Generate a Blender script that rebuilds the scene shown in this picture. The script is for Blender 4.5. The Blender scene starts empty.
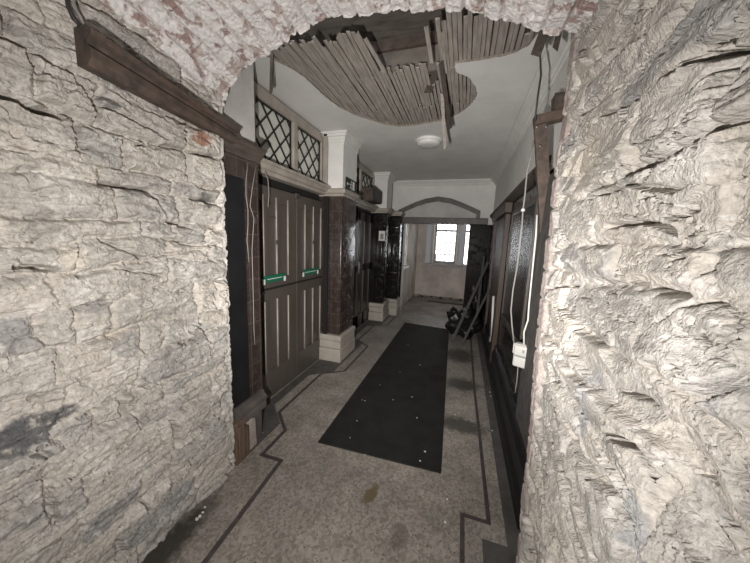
import bpy, bmesh, math, random
import numpy as np
from mathutils import Vector, Matrix
from mathutils.geometry import tessellate_polygon
random.seed(7)
COL = bpy.context.scene.collection
PI = math.pi

# ------------------------------------------------------------------ camera maths (750 x 563 frame)
CX, CY, F = 375., 281.5, 280.
VPX, VPY, VX, H = 464., 243., 300., 1.55
vyy = CY + (-(F*F)-(VPX-CX)*(VX-CX))/(VPY-CY)
Yc = np.array([(VPX-CX)/F, -(VPY-CY)/F, -1.]); Yc /= np.linalg.norm(Yc)
Zc = -np.array([(VX-CX)/F, -(vyy-CY)/F, -1.]); Zc /= np.linalg.norm(Zc)
Xc = np.cross(Yc, Zc)
R = np.array([Xc, Yc, Zc]); CAM = np.array([0, 0, H])
def ray(px, py): return R@np.array([(px-CX)/F, -(py-CY)/F, -1.])
def onx(px, py, x): d = ray(px, py); return CAM+d*(x/d[0])
def ony(px, py, y): d = ray(px, py); return CAM+d*(y/d[1])
def onz(px, py, z): d = ray(px, py); return CAM+d*((z-H)/d[2])

# ------------------------------------------------------------------ materials
def mat(name, col, rough=.7, metal=0, noise=0, nscale=8, col2=None, bump=0, bscale=60, stretch=None,
        coat=0, emit=None, trans=0, alpha=None, spec=.5):
    m = bpy.data.materials.new(name); m.use_nodes = True
    n = m.node_tree.nodes; l = m.node_tree.links; b = n['Principled BSDF']
    b.inputs['Base Color'].default_value = (*col, 1); b.inputs['Roughness'].default_value = rough
    b.inputs['Metallic'].default_value = metal; b.inputs['Coat Weight'].default_value = coat
    b.inputs['Transmission Weight'].default_value = trans; b.inputs['Specular IOR Level'].default_value = spec
    tc = n.new('ShaderNodeTexCoord'); mp = n.new('ShaderNodeMapping'); l.new(tc.outputs['Object'], mp.inputs[0])
    if stretch: mp.inputs['Scale'].default_value = stretch
    if noise:
        t = n.new('ShaderNodeTexNoise'); t.inputs['Scale'].default_value = nscale; t.inputs['Detail'].default_value = 8
        t.inputs['Roughness'].default_value = .65
        l.new(mp.outputs[0], t.inputs['Vector'])
        r = n.new('ShaderNodeValToRGB'); c2 = col2 or tuple(c*(1-noise) for c in col)
        r.color_ramp.elements[0].color = (*c2, 1); r.color_ramp.elements[1].color = (*col, 1)
        r.color_ramp.elements[0].position = .35; r.color_ramp.elements[1].position = .62
        l.new(t.outputs['Fac'], r.inputs[0]); l.new(r.outputs[0], b.inputs['Base Color'])
    if bump:
        t = n.new('ShaderNodeTexNoise'); t.inputs['Scale'].default_value = bscale; t.inputs['Detail'].default_value = 6
        l.new(mp.outputs[0], t.inputs['Vector'])
        bp = n.new('ShaderNodeBump'); bp.inputs['Strength'].default_value = bump; bp.inputs['Distance'].default_value = .01
        l.new(t.outputs['Fac'], bp.inputs['Height']); l.new(bp.outputs[0], b.inputs['Normal'])
    if emit:
        b.inputs['Emission Color'].default_value = (*col, 1); b.inputs['Emission Strength'].default_value = emit
    return m

def tint_mat(name, rough=.9, bscale=150, bstr=.6, amount=.42):
    """stone or brick: each stone's own colour from the mesh, grain from noise"""
    m = bpy.data.materials.new(name); m.use_nodes = True
    n = m.node_tree.nodes; l = m.node_tree.links; b = n['Principled BSDF']
    b.inputs['Roughness'].default_value = rough; b.inputs['Specular IOR Level'].default_value = .25
    a = n.new('ShaderNodeAttribute'); a.attribute_name = 'tint'
    tc = n.new('ShaderNodeTexCoord')
    t = n.new('ShaderNodeTexNoise'); t.inputs['Scale'].default_value = 55; t.inputs['Detail'].default_value = 10
    t.inputs['Roughness'].default_value = .7; l.new(tc.outputs['Object'], t.inputs['Vector'])
    r = n.new('ShaderNodeValToRGB')
    r.color_ramp.elements[0].position = .33; r.color_ramp.elements[1].position = .66
    r.color_ramp.elements[0].color = (1-amount,)*3+(1,); r.color_ramp.elements[1].color = (1.0, 1.0, 1.0, 1)
    l.new(t.outputs['Fac'], r.inputs[0])
    mx = n.new('ShaderNodeMix'); mx.data_type = 'RGBA'; mx.blend_type = 'MULTIPLY'; mx.inputs[0].default_value = 1
    l.new(a.outputs['Color'], mx.inputs[6]); l.new(r.outputs[0], mx.inputs[7]); l.new(mx.outputs[2], b.inputs['Base Color'])
    t2 = n.new('ShaderNodeTexNoise'); t2.inputs['Scale'].default_value = bscale; t2.inputs['Detail'].default_value = 8
    l.new(tc.outputs['Object'], t2.inputs['Vector'])
    bp = n.new('ShaderNodeBump'); bp.inputs['Strength'].default_value = bstr; bp.inputs['Distance'].default_value = .012
    l.new(t2.outputs['Fac'], bp.inputs['Height']); l.new(bp.outputs[0], b.inputs['Normal'])
    return m

def tile_mat(name, c1, c2, grout, w=.09, h=.155, rough=.18, offset=.0, bump=.2):
    m = bpy.data.materials.new(name); m.use_nodes = True
    n = m.node_tree.nodes; l = m.node_tree.links; b = n['Principled BSDF']
    b.inputs['Specular IOR Level'].default_value = .5 if c1[0] > .03 else (.06 if rough > .25 else .28)
    tc = n.new('ShaderNodeTexCoord'); sp = n.new('ShaderNodeSeparateXYZ'); l.new(tc.outputs['Object'], sp.inputs[0])
    ad = n.new('ShaderNodeMath'); l.new(sp.outputs[0], ad.inputs[0]); l.new(sp.outputs[1], ad.inputs[1])
    cb = n.new('ShaderNodeCombineXYZ'); l.new(ad.outputs[0], cb.inputs[0]); l.new(sp.outputs[2], cb.inputs[1])
    br = n.new('ShaderNodeTexBrick'); l.new(cb.outputs[0], br.inputs['Vector'])
    br.offset = offset; br.inputs['Scale'].default_value = 1; br.inputs['Brick Width'].default_value = w
    br.inputs['Row Height'].default_value = h; br.inputs['Mortar Size'].default_value = .0028
    br.inputs['Color1'].default_value = (*c1, 1); br.inputs['Color2'].default_value = (*c2, 1); br.inputs['Mortar'].default_value = (*grout, 1)
    t = n.new('ShaderNodeTexNoise'); t.inputs['Scale'].default_value = 14; t.inputs['Detail'].default_value = 7
    l.new(tc.outputs['Object'], t.inputs['Vector'])
    r = n.new('ShaderNodeValToRGB'); r.color_ramp.elements[0].position = .5; r.color_ramp.elements[1].position = .8
    r.color_ramp.elements[0].color = (0, 0, 0, 1); r.color_ramp.elements[1].color = (.5, .5, .5, 1)
    l.new(t.outputs['Fac'], r.inputs[0])
    mx = n.new('ShaderNodeMix'); mx.data_type = 'RGBA'; l.new(r.outputs[0], mx.inputs[0]); l.new(br.outputs['Color'], mx.inputs[6])
    mx.inputs[7].default_value = (*grout, 1); l.new(mx.outputs[2], b.inputs['Base Color'])
    ra = n.new('ShaderNodeMath'); ra.operation = 'MULTIPLY_ADD'; l.new(r.outputs[0], ra.inputs[0]); ra.inputs[1].default_value = .9; ra.inputs[2].default_value = rough
    l.new(ra.outputs[0], b.inputs['Roughness'])
    bp = n.new('ShaderNodeBump'); bp.inputs['Strength'].default_value = bump; bp.inputs['Distance'].default_value = .006
    mm = n.new('ShaderNodeMath'); mm.operation = 'MULTIPLY_ADD'; l.new(t.outputs['Fac'], mm.inputs[0]); mm.inputs[1].default_value = .8
    sb = n.new('ShaderNodeMath'); sb.operation = 'SUBTRACT'; sb.inputs[0].default_value = 1; l.new(br.outputs['Fac'], sb.inputs[1])
    l.new(sb.outputs[0], mm.inputs[2]); l.new(mm.outputs[0], bp.inputs['Height']); l.new(bp.outputs[0], b.inputs['Normal'])
    return m

def floor_mat():
    m = bpy.data.materials.new('terrazzo'); m.use_nodes = True
    n = m.node_tree.nodes; l = m.node_tree.links; b = n['Principled BSDF']; b.inputs['Roughness'].default_value = .6
    tc = n.new('ShaderNodeTexCoord'); P = tc.outputs['Object']
    def nz(s, d=6, rough=.6):
        t = n.new('ShaderNodeTexNoise'); t.inputs['Scale'].default_value = s; t.inputs['Detail'].default_value = d; t.inputs['Roughness'].default_value = rough
        l.new(P, t.inputs['Vector']); return t.outputs['Fac']
    def ramp(x, a, ca, bb, cb):
        r = n.new('ShaderNodeValToRGB'); e = r.color_ramp.elements
        e[0].position = a; e[0].color = (*ca, 1); e[1].position = bb; e[1].color = (*cb, 1); l.new(x, r.inputs[0]); return r.outputs[0]
    def mix(f, a, c, mode='MIX'):
        x = n.new('ShaderNodeMix'); x.data_type = 'RGBA'; x.blend_type = mode
        if isinstance(f, float): x.inputs[0].default_value = f
        else: l.new(f, x.inputs[0])
        l.new(a, x.inputs[6])
        if isinstance(c, tuple): x.inputs[7].default_value = (*c, 1)
        else: l.new(c, x.inputs[7])
        return x.outputs[2]
    base = ramp(nz(3, 8, .7), .33, (.235, .212, .19), .68, (.40, .365, .33))
    v = n.new('ShaderNodeTexVoronoi'); v.inputs['Scale'].default_value = 75; l.new(P, v.inputs['Vector'])
    chips = ramp(v.outputs['Color'], .2, (.62, .6, .57), .75, (1, 1, 1))
    c = mix(1., base, chips, 'MULTIPLY')
    v2 = n.new('ShaderNodeTexVoronoi'); v2.inputs['Scale'].default_value = 34; v2.inputs['Randomness'].default_value = 1; l.new(P, v2.inputs['Vector'])
    c = mix(ramp(v2.outputs['Distance'], .10, (.85, .85, .85), .17, (0, 0, 0)), c, (.06, .052, .045))
    c = mix(ramp(nz(1.6, 5, .6), .52, (0, 0, 0), .75, (.6, .6, .6)), c, (.11, .098, .088))
    # dark soft-edged patches on the right of the mat, the ochre smear, the black scuff
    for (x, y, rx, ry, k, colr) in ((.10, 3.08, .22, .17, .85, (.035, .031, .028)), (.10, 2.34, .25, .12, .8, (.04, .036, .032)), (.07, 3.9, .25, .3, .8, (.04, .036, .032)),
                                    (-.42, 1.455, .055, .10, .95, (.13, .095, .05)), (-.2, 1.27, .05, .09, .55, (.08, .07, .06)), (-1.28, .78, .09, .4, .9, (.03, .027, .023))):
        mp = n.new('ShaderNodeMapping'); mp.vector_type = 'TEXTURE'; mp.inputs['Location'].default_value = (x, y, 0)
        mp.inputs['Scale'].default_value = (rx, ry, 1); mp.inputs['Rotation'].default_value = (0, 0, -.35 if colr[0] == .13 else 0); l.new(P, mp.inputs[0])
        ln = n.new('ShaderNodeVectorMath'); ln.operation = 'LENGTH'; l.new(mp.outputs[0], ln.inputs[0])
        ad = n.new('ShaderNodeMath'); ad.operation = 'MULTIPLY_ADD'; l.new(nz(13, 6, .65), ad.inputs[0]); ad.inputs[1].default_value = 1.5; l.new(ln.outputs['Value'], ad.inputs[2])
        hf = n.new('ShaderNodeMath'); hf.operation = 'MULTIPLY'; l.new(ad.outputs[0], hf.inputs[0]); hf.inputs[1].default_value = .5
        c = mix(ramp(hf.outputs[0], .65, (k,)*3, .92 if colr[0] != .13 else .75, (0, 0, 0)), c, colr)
    l.new(c, b.inputs['Base Color'])
    bp = n.new('ShaderNodeBump'); bp.inputs['Strength'].default_value = .25; bp.inputs['Distance'].default_value = .01
    l.new(nz(50), bp.inputs['Height']); l.new(bp.outputs[0], b.inputs['Normal'])
    return m

M = dict(
    stone=tint_mat('rubble stone'), brick=tint_mat('painted brick', bscale=70, amount=.25),
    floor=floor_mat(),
    inlay=mat('dark inlay', (.075, .062, .06), .6, noise=.4, nscale=20),
    border=mat('grey border', (.10, .094, .09), .6, noise=.45, nscale=9),
    rubber=mat('rubber', (.012, .0115, .011), .8, spec=.3, noise=.5, nscale=6, col2=(.02, .019, .017), bump=.2, bscale=120),
    plaster=mat('white plaster', (.74, .73, .71), .8, noise=.12, nscale=3, bump=.1, bscale=25),
    plaster_dirty=mat('grey plaster', (.55, .53, .51), .85, noise=.22, nscale=4, bump=.15, bscale=30),
    lath=mat('lath wood', (.41, .372, .33), .9, noise=.4, nscale=9, stretch=(6, .7, 6), bump=.3, bscale=30),
    oldwood=mat('old dark wood', (.095, .075, .062), .8, noise=.5, nscale=10, stretch=(5, .7, 5), bump=.3, bscale=30),
    void=mat('void boards', (.16, .14, .12), .9, noise=.5, nscale=5, stretch=(1, 4, 1)),
    rust=mat('rusty brown', (.10, .070, .054), .75, noise=.5, nscale=16, col2=(.04, .031, .026), bump=.35, bscale=45),
    door=mat('taupe paint', (.098, .083, .073), .36, noise=.18, nscale=7, stretch=(1, 1, .25)),
    trim=mat('cream trim paint', (.40, .36, .315), .5, noise=.25, nscale=9),
    darkdoor=mat('dark door', (.07, .06, .052), .35, noise=.4, nscale=6, stretch=(4, 4, .5)),
    tile=tile_mat('brown glazed tiles', (.050, .034, .030), (.034, .025, .023), (.085, .072, .064)),
    black_tile=tile_mat('black glazed tiles', (.014, .013, .013), (.009, .0085, .0085), (.028, .026, .025), .075, .15, .14, bump=.18),
    box_plastic=mat('box plastic', (.50, .49, .47), .4),
    jamb_tile=tile_mat('matt black tiles', (.014, .013, .013), (.009, .0085, .0085), (.028, .026, .025), .075, .15, .3, bump=.1),
    black=mat('black board', (.012, .0125, .014), .45, noise=.4, nscale=5),
    dark=mat('dark gap', (.01, .009, .008), .9),
    plinth=mat('plinth stone', (.42, .38, .335), .7, noise=.2, nscale=6),
    skirting=mat('skirting', (.12, .105, .098), .5, noise=.4, nscale=9),
    brown=mat('brown wood', (.065, .040, .028), .5, noise=.45, nscale=7, stretch=(5, 5, .5)),
    wood_block=mat('raw wood', (.18, .12, .085), .8, noise=.5, nscale=9, stretch=(4, 4, .6), bump=.4, bscale=30),
    lattice=mat('black lattice', (.015, .014, .013), .5),
    frost=mat('frosted glass', (.66, .67, .61), .22, noise=.3, nscale=4, spec=.6),
    white=mat('white plastic', (.8, .79, .77), .35), offwhite=mat('lamp shade', (.72, .71, .69), .4),
    cable_white=mat('white cable', (.68, .67, .64), .5), cable_grey=mat('grey cable', (.24, .225, .21), .6), cable_black=mat('black cable', (.03, .03, .03), .6),
    green=mat('green label', (.015, .14, .085), .35), sign_green=mat('sign green', (.006, .022, .016), .4),
    paper=mat('paper', (.7, .69, .66), .8), grey=mat('print grey', (.25, .25, .25), .8),
    room=mat('cream wall', (.64, .575, .52), .85, noise=.35, nscale=2.2, bump=.15, bscale=14),
    roomfloor=mat('dusty boards', (.30, .25, .22), .85, noise=.4, nscale=3),
    frame=mat('window paint', (.36, .34, .33), .5), blue=mat('blue grey paint', (.56, .60, .66), .5),
    bag=mat('black plastic', (.008, .008, .008), .38, bump=.3, bscale=14),
    plank=mat('grey plank', (.045, .041, .038), .7, noise=.4, nscale=8),
    rubble=mat('rubble', (.42, .37, .33), .9, noise=.3, nscale=20), flake=mat('plaster flake', (.68, .66, .62), .9),
    metal=mat('dull metal', (.16, .15, .145), .4, .8), lead=mat('glazing bar', (.12, .12, .12), .5),
    edge=mat('plaster edge', (.30, .26, .22), .95, noise=.4, nscale=40),
    grille=mat('grey board', (.085, .08, .076), .85, noise=.5, nscale=14, bump=.4, bscale=40),
)
gl = bpy.data.materials.new('clear glass'); gl.use_nodes = True
g = gl.node_tree.nodes['Principled BSDF']; g.inputs['Transmission Weight'].default_value = 1; g.inputs['Roughness'].default_value = 0.0; g.inputs['IOR'].default_value = 1.02
M['glass'] = gl

# ------------------------------------------------------------------ mesh helpers
def link(name, me, m, parent=None):
    o = bpy.data.objects.new(name, me); COL.objects.link(o)
    if m: me.materials.append(M[m] if isinstance(m, str) else m)
    if parent: o.parent = parent
    return o
def tag(o, label, cat, group=None, kind=None):
    o['label'] = label; o['category'] = cat
    if group: o['group'] = group
    if kind: o['kind'] = kind
    return o
def empty(name, loc, label, cat, group=None, kind=None):
    o = bpy.data.objects.new(name, None); COL.objects.link(o); o.location = loc; o.empty_display_size = .1
    return tag(o, label, cat, group, kind)
class MB:
    """collects shapes in world space, builds one mesh"""
    def __init__(s): s.bm = bmesh.new()
    def box(s, x0, x1, y0, y1, z0, z1, bev=0, seg=2):
        t = bmesh.new(); bmesh.ops.create_cube(t, size=1)
        for v in t.verts: v.co = Vector(((x0+x1)/2+v.co.x*(x1-x0), (y0+y1)/2+v.co.y*(y1-y0), (z0+z1)/2+v.co.z*(z1-z0)))
        if bev: bmesh.ops.bevel(t, geom=t.edges[:], offset=bev, segments=seg, profile=.5, affect='EDGES')
        s._add(t); return s
    def beam(s, p, q, w, h, up=(0, 0, 1), bev=0, jag=0):
        p, q = Vector(p), Vector(q); d = (q-p); L = d.length; d.normalize(); u = Vector(up); sd = d.cross(u)
        if sd.length < 1e-4: sd = d.cross(Vector((1, 0, 0)))
        sd.normalize(); u = sd.cross(d)
        t = bmesh.new(); bmesh.ops.create_cube(t, size=1)
        if bev: bmesh.ops.bevel(t, geom=t.edges[:], offset=0.0, segments=1, affect='EDGES')
        for v in t.verts:
            e = random.uniform(-jag, jag)
            v.co = p+d*((v.co.x+.5)*L+e)+sd*v.co.y*w+u*v.co.z*h
        s._add(t); return s
    def tube(s, pts, r, n=8, r1=None):
        pts = [Vector(p) for p in pts]; rings = []; t = s.bm
        for i, p in enumerate(pts):
            d = (pts[min(i+1, len(pts)-1)]-pts[max(i-1, 0)]).normalized()
            a = d.cross(Vector((.3, .2, .93) if abs(d.z) < .9 else (1, 0, 0))).normalized(); b = d.cross(a)
            rr = r if r1 is None else r+(r1-r)*i/(len(pts)-1)
            rings.append([t.verts.new(p+(a*math.cos(k*2*PI/n)+b*math.sin(k*2*PI/n))*rr) for k in range(n)])
        for A, B in zip(rings, rings[1:]):
            for k in range(n): t.faces.new((A[k], A[(k+1) % n], B[(k+1) % n], B[k]))
        t.faces.new(rings[0][::-1]); t.faces.new(rings[-1]); return s
    def lathe(s, prof, c, axis='Z', n=40):
        t = s.bm; rings = []; c = Vector(c)
        for (r, h) in prof:
            ring = []
            for k in range(n):
                a = k*2*PI/n; v = Vector((r*math.cos(a), r*math.sin(a), h))
                if axis == 'Y': v = Vector((v.x, v.z, v.y))
                if axis == 'X': v = Vector((v.z, v.x, v.y))
                ring.append(t.verts.new(c+v))
            rings.append(ring)
        for A, B in zip(rings, rings[1:]):
            for k in range(n): t.faces.new((A[k], A[(k+1) % n], B[(k+1) % n], B[k]))
        t.faces.new(rings[0]); t.faces.new(rings[-1]); return s
    def prism(s, pts, vec):
        """closed polygon (any plane) pushed along vec"""
        t = s.bm; vec = Vector(vec); a = [t.verts.new(Vector(p)) for p in pts]; b = [t.verts.new(Vector(p)+vec) for p in pts]
        tri = tessellate_polygon([[Vector(p) for p in pts]])
        for (i, j, k) in tri: t.faces.new((a[i], a[j], a[k])); t.faces.new((b[k], b[j], b[i]))
        n = len(pts)
        for i in range(n): t.faces.new((a[i], a[(i+1) % n], b[(i+1) % n], b[i]))
        return s
    def _add(s, t):
        me = bpy.data.meshes.new('t'); t.to_mesh(me); t.free(); s.bm.from_mesh(me); bpy.data.meshes.remove(me)
    def build(s, name, m, parent=None, smooth=False, origin=None):
        bmesh.ops.recalc_face_normals(s.bm, faces=s.bm.faces[:])
        me = bpy.data.meshes.new(name)
        base = Vector(parent.location) if parent and parent.type == 'EMPTY' else Vector((0, 0, 0))
        if parent and parent.type != 'EMPTY' and parent.parent: base = Vector(parent.parent.location)
        if base.length: bmesh.ops.translate(s.bm, verts=s.bm.verts[:], vec=-base)
        s.bm.to_mesh(me); s.bm.free()
        if smooth: me.polygons.foreach_set('use_smooth', [True]*len(me.polygons))
        o = link(name, me, m, parent)
        if not parent:
            vs = [v.co for v in me.vertices]
            c = Vector(((min(v.x for v in vs)+max(v.x for v in vs))/2, (min(v.y for v in vs)+max(v.y for v in vs))/2, min(v.z for v in vs)))
            if name.startswith(('plaster_flake', 'rubble', 'loose', 'rubbish', 'plank')):
                me.transform(Matrix.Translation(-c)); o.location = c
        return o

# ------------------------------------------------------------------ numpy noise
def hash2(ix, iy, seed):
    h = (ix.astype(np.int64)*374761393 + iy.astype(np.int64)*668265263 + seed*982451653) & 0x7fffffff
    h = ((h ^ (h >> 13))*1274126177) & 0x7fffffff
    return ((h ^ (h >> 16)) & 0xffffff)/float(0xffffff)
def perlin(u, v, seed):
    iu, iv = np.floor(u), np.floor(v); fu, fv = u-iu, v-iv
    def gr(a, b):
        an = hash2(iu+a, iv+b, seed)*2*PI
        return np.cos(an)*(fu-a)+np.sin(an)*(fv-b)
    su, sv = fu*fu*fu*(fu*(fu*6-15)+10), fv*fv*fv*(fv*(fv*6-15)+10)
    return ((gr(0, 0)*(1-su)+gr(1, 0)*su)*(1-sv)+(gr(0, 1)*(1-su)+gr(1, 1)*su)*sv)*1.45
def fbm(u, v, o, seed, g=.5):
    s = 0; a = 1; f = 1; tot = 0
    for k in range(o): s = s+a*perlin(u*f+k*17.3, v*f+k*9.1, seed+k*31); tot += a; a *= g; f *= 2.03
    return s/tot
def sstep(a, b, x): t = np.clip((x-a)/(b-a), 0, 1); return t*t*(3-2*t)

def blocks(u, v, seed, hrange, lrange, warp=.018, bond=False):
    """coursed blocks: distance to nearest joint, id, and local offsets"""
    rs = np.random.RandomState(seed)
    wu = u+warp*fbm(u*4, v*4, 4, seed+1); wv = v+warp*1.1*fbm(u*2.6+5, v*5, 4, seed+2)
    edges = [v.min()-.4]
    while edges[-1] < v.max()+.4: edges.append(edges[-1]+rs.uniform(*hrange))
    edges = np.array(edges); c = np.clip(np.searchsorted(edges, wv)-1, 0, len(edges)-2)
    dv = np.minimum(wv-edges[c], edges[c+1]-wv); cv = (edges[c]+edges[c+1])/2
    du = np.zeros_like(u); cu = np.zeros_like(u); sid = np.zeros(u.shape, int); base = 0
    for k in range(len(edges)-1):
        mk = c == k
        j = [u.min()-.6+rs.uniform(0, .2) if not bond else u.min()-.6+(k % 2)*lrange[0]/2]
        while j[-1] < u.max()+.6: j.append(j[-1]+rs.uniform(*lrange))
        j = np.array(j)
        if mk.any():
            x = wu[mk]; i = np.clip(np.searchsorted(j, x)-1, 0, len(j)-2)
            du[mk] = np.minimum(x-j[i], j[i+1]-x); cu[mk] = (j[i]+j[i+1])/2; sid[mk] = base+i
        base += len(j)
    return np.minimum(du, dv), sid, wu-cu, wv-cv

def grid_object(name, P, T, m, skirt=None):
    """P (nv,nu,3) points, T (nv,nu,3) tints; skirt = vector(s) the rim is pushed back by"""
    nv, nu, _ = P.shape
    verts = P.reshape(-1, 3); col = np.ones((nv*nu, 4)); col[:, :3] = T.reshape(-1, 3)
    idx = np.arange(nv*nu).reshape(nv, nu)
    q = np.stack([idx[:-1, :-1], idx[:-1, 1:], idx[1:, 1:], idx[1:, :-1]], -1).reshape(-1, 4)
    if skirt is not None:
        rim = np.concatenate([idx[0, :-1], idx[:-1, -1], idx[-1, :0:-1], idx[:0:-1, 0]])
        off = len(verts); verts = np.concatenate([verts, verts[rim]+np.array(skirt)]); col = np.concatenate([col, col[rim]])
        n = len(rim); k = np.arange(n); k2 = (k+1) % n
        q = np.concatenate([q, np.stack([rim[k2], rim[k], off+k, off+k2], -1)])
    me = bpy.data.meshes.new(name); me.vertices.add(len(verts)); me.vertices.foreach_set('co', verts.astype(np.float32).ravel())
    me.loops.add(q.size); me.loops.foreach_set('vertex_index', q.ravel().astype(np.int32))
    me.polygons.add(len(q)); me.polygons.foreach_set('loop_start', np.arange(0, q.size, 4, dtype=np.int32))
    me.polygons.foreach_set('use_smooth', np.ones(len(q), bool))
    a = me.color_attributes.new('tint', 'FLOAT_COLOR', 'POINT'); a.data.foreach_set('color', col.astype(np.float32).ravel())
    me.update(calc_edges=True); me.validate()
    return link(name, me, m)

def lerp3(a, b, t): return np.array(a)*(1-t[..., None])+np.array(b)*t[..., None]

def facets(u, v, seed, tilt):
    """angular chips: each cell its own level and tilt (u, v in cell units)"""
    iu, iv = np.floor(u), np.floor(v); best = np.full(u.shape, 9.); out = np.zeros_like(u)
    for a in (-1, 0, 1):
        for b in (-1, 0, 1):
            cu, cv = iu+a, iv+b; x = u-cu-hash2(cu, cv, seed); y = v-cv-hash2(cu, cv, seed+1); d = x*x+y*y
            hh = hash2(cu, cv, seed+2)-.5+tilt*(x*(hash2(cu, cv, seed+3)-.5)+y*(hash2(cu, cv, seed+4)-.5)*1.6)
            m = d < best; out = np.where(m, hh, out); best = np.where(m, d, best)
    return out
def rubble(u, v, seed, hr, lr, ter=1., fine=1.):
    d, sid, lu, lv = blocks(u, v, seed, hr, lr, warp=.055)
    rs = np.random.RandomState(seed+5); N = sid.max()+1
    r1, r2, r3, r4, r5 = (rs.rand(N)[sid] for _ in range(5))
    fill = sstep(-.30, .15, fbm(u*2.6, v*3.4, 3, seed+9))          # where the mortar is flush
    p = sstep(.0, .020, d+.010*fbm(u*22, v*26, 3, seed+3))
    w = fbm(u*3.2+lu*1.5*(r2-.5)+r1*7, v*12+lv*6*(r3-.5)+r2*5+.9*fbm(u*3, v*3, 3, seed+7), 5, seed+11, .55)
    K = 7.; t = w*K; fl = np.floor(t); terr = (fl+sstep(.0, .16, t-fl))/K
    w2 = fbm(u*8+r3*9, v*30+r1*9, 4, seed+13); t2 = w2*5; f2 = np.floor(t2); terr2 = (f2+sstep(0, .25, t2-f2))/5
    fu, fv = u+.02*fbm(u*9, v*9, 4, seed+51), v+.012*fbm(u*9+4, v*14, 4, seed+52)
    f1 = facets(fu*7, fv*22, seed+61, 1.5); f2_ = facets(fu*18, fv*48, seed+71, 1.6); f3 = facets(fu*45, fv*95, seed+81, 1.6)
    h = p*(.010+.022*(r1-.4)+(r2-.5)*lu*.10+(r3-.5)*lv*.30)+ter*(terr*.020+f1*.012*sstep(-.3, .2, fbm(u*2, v*3, 2, seed+91))+f2_*.0075*fine)+f3*.0026*fine*sstep(-.3, .4, fbm(u*3+8, v*4, 3, seed+93))
    h += .0022*fine*fbm(u*70, v*90, 4, seed+17)+.016*fbm(u*1.3, v*1.3, 3, seed+19)
    h -= (1-p)*(1-fill)*.028
    cr = np.abs(fbm(u*1.9+3, v*9+2*fbm(u*2, v*2, 2, seed+22), 5, seed+23)); brk = sstep(.0, .25, fbm(u*2.6, v*3.4, 3, seed+29))
    h -= (1-sstep(.0, .016, cr))*brk*.045
    cr2 = np.abs(fbm(u*6+1, v*20, 4, seed+24)); brk2 = sstep(.1, .3, fbm(u*4.6, v*5.4, 3, seed+30))
    h -= (1-sstep(.0, .03, cr2))*brk2*.012
    # albedo
    warm, grey, blue = (.60, .555, .50), (.46, .44, .415), (.33, .325, .325)
    T = lerp3(warm, grey, np.clip(r4*1.3-.25+.5*fbm(u*3, v*5, 3, seed+35), 0, 1))
    bl = (r5 > .92).astype(float)*.65*sstep(-.4, .1, fbm(u*9, v*9, 3, seed+36)); T = T*(1-bl[..., None])+np.array(blue)*bl[..., None]
    mort = (1-p)*.7; T = T*(1-mort[..., None])+np.array((.64, .59, .53))*mort[..., None]
    och = sstep(.2, .55, fbm(u*2.3+9, v*3, 3, seed+41))*.28; T = T*(1-och[..., None])+np.array((.54, .46, .36))*och[..., None]
    dk = sstep(.15, .45, fbm(u*8, v*12, 5, seed+43))*.45; T = T*(1-dk[..., None])+np.array((.26, .25, .24))*dk[..., None]
    st = sstep(.05, .35, fbm(u*7, v*12, 5, seed+37, .6))*.55; T = T*(1-st[..., None])+np.array((.74, .71, .67))*st[..., None]
    sp = sstep(.28, .42, fbm(u*24, v*36, 4, seed+47, .6))*.6; T = T*(1-sp[..., None])+np.array((.80, .78, .75))*sp[..., None]
    return h, T
def groove(h, u, v, pts, depth, wid, seed):
    pts = np.array(pts); vv = v+.012*fbm(u*12, v*12, 3, seed); best = np.full(u.shape, 9.)
    for a, b in zip(pts[:-1], pts[1:]):
        d = b-a; t = np.clip(((u-a[0])*d[0]+(vv-a[1])*d[1])/(d@d), 0, 1)
        best = np.minimum(best, np.hypot(u-a[0]-t*d[0], vv-a[1]-t*d[1]))
    return h-1.5*depth*(1-sstep(wid*.35, wid, best))
def patch(T, u, v, c, ru, rv, col, k, seed):
    d = np.hypot((u-c[0])/ru, (v-c[1])/rv)+.5*fbm(u*14, v*14, 4, seed)
    m = (1-sstep(.8, 1.05, d))*k*(1-.75*sstep(.12, .3, fbm(u*30, v*45, 4, seed+7)))
    return T*(1-m[..., None])+np.array(col)*m[..., None]

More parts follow.
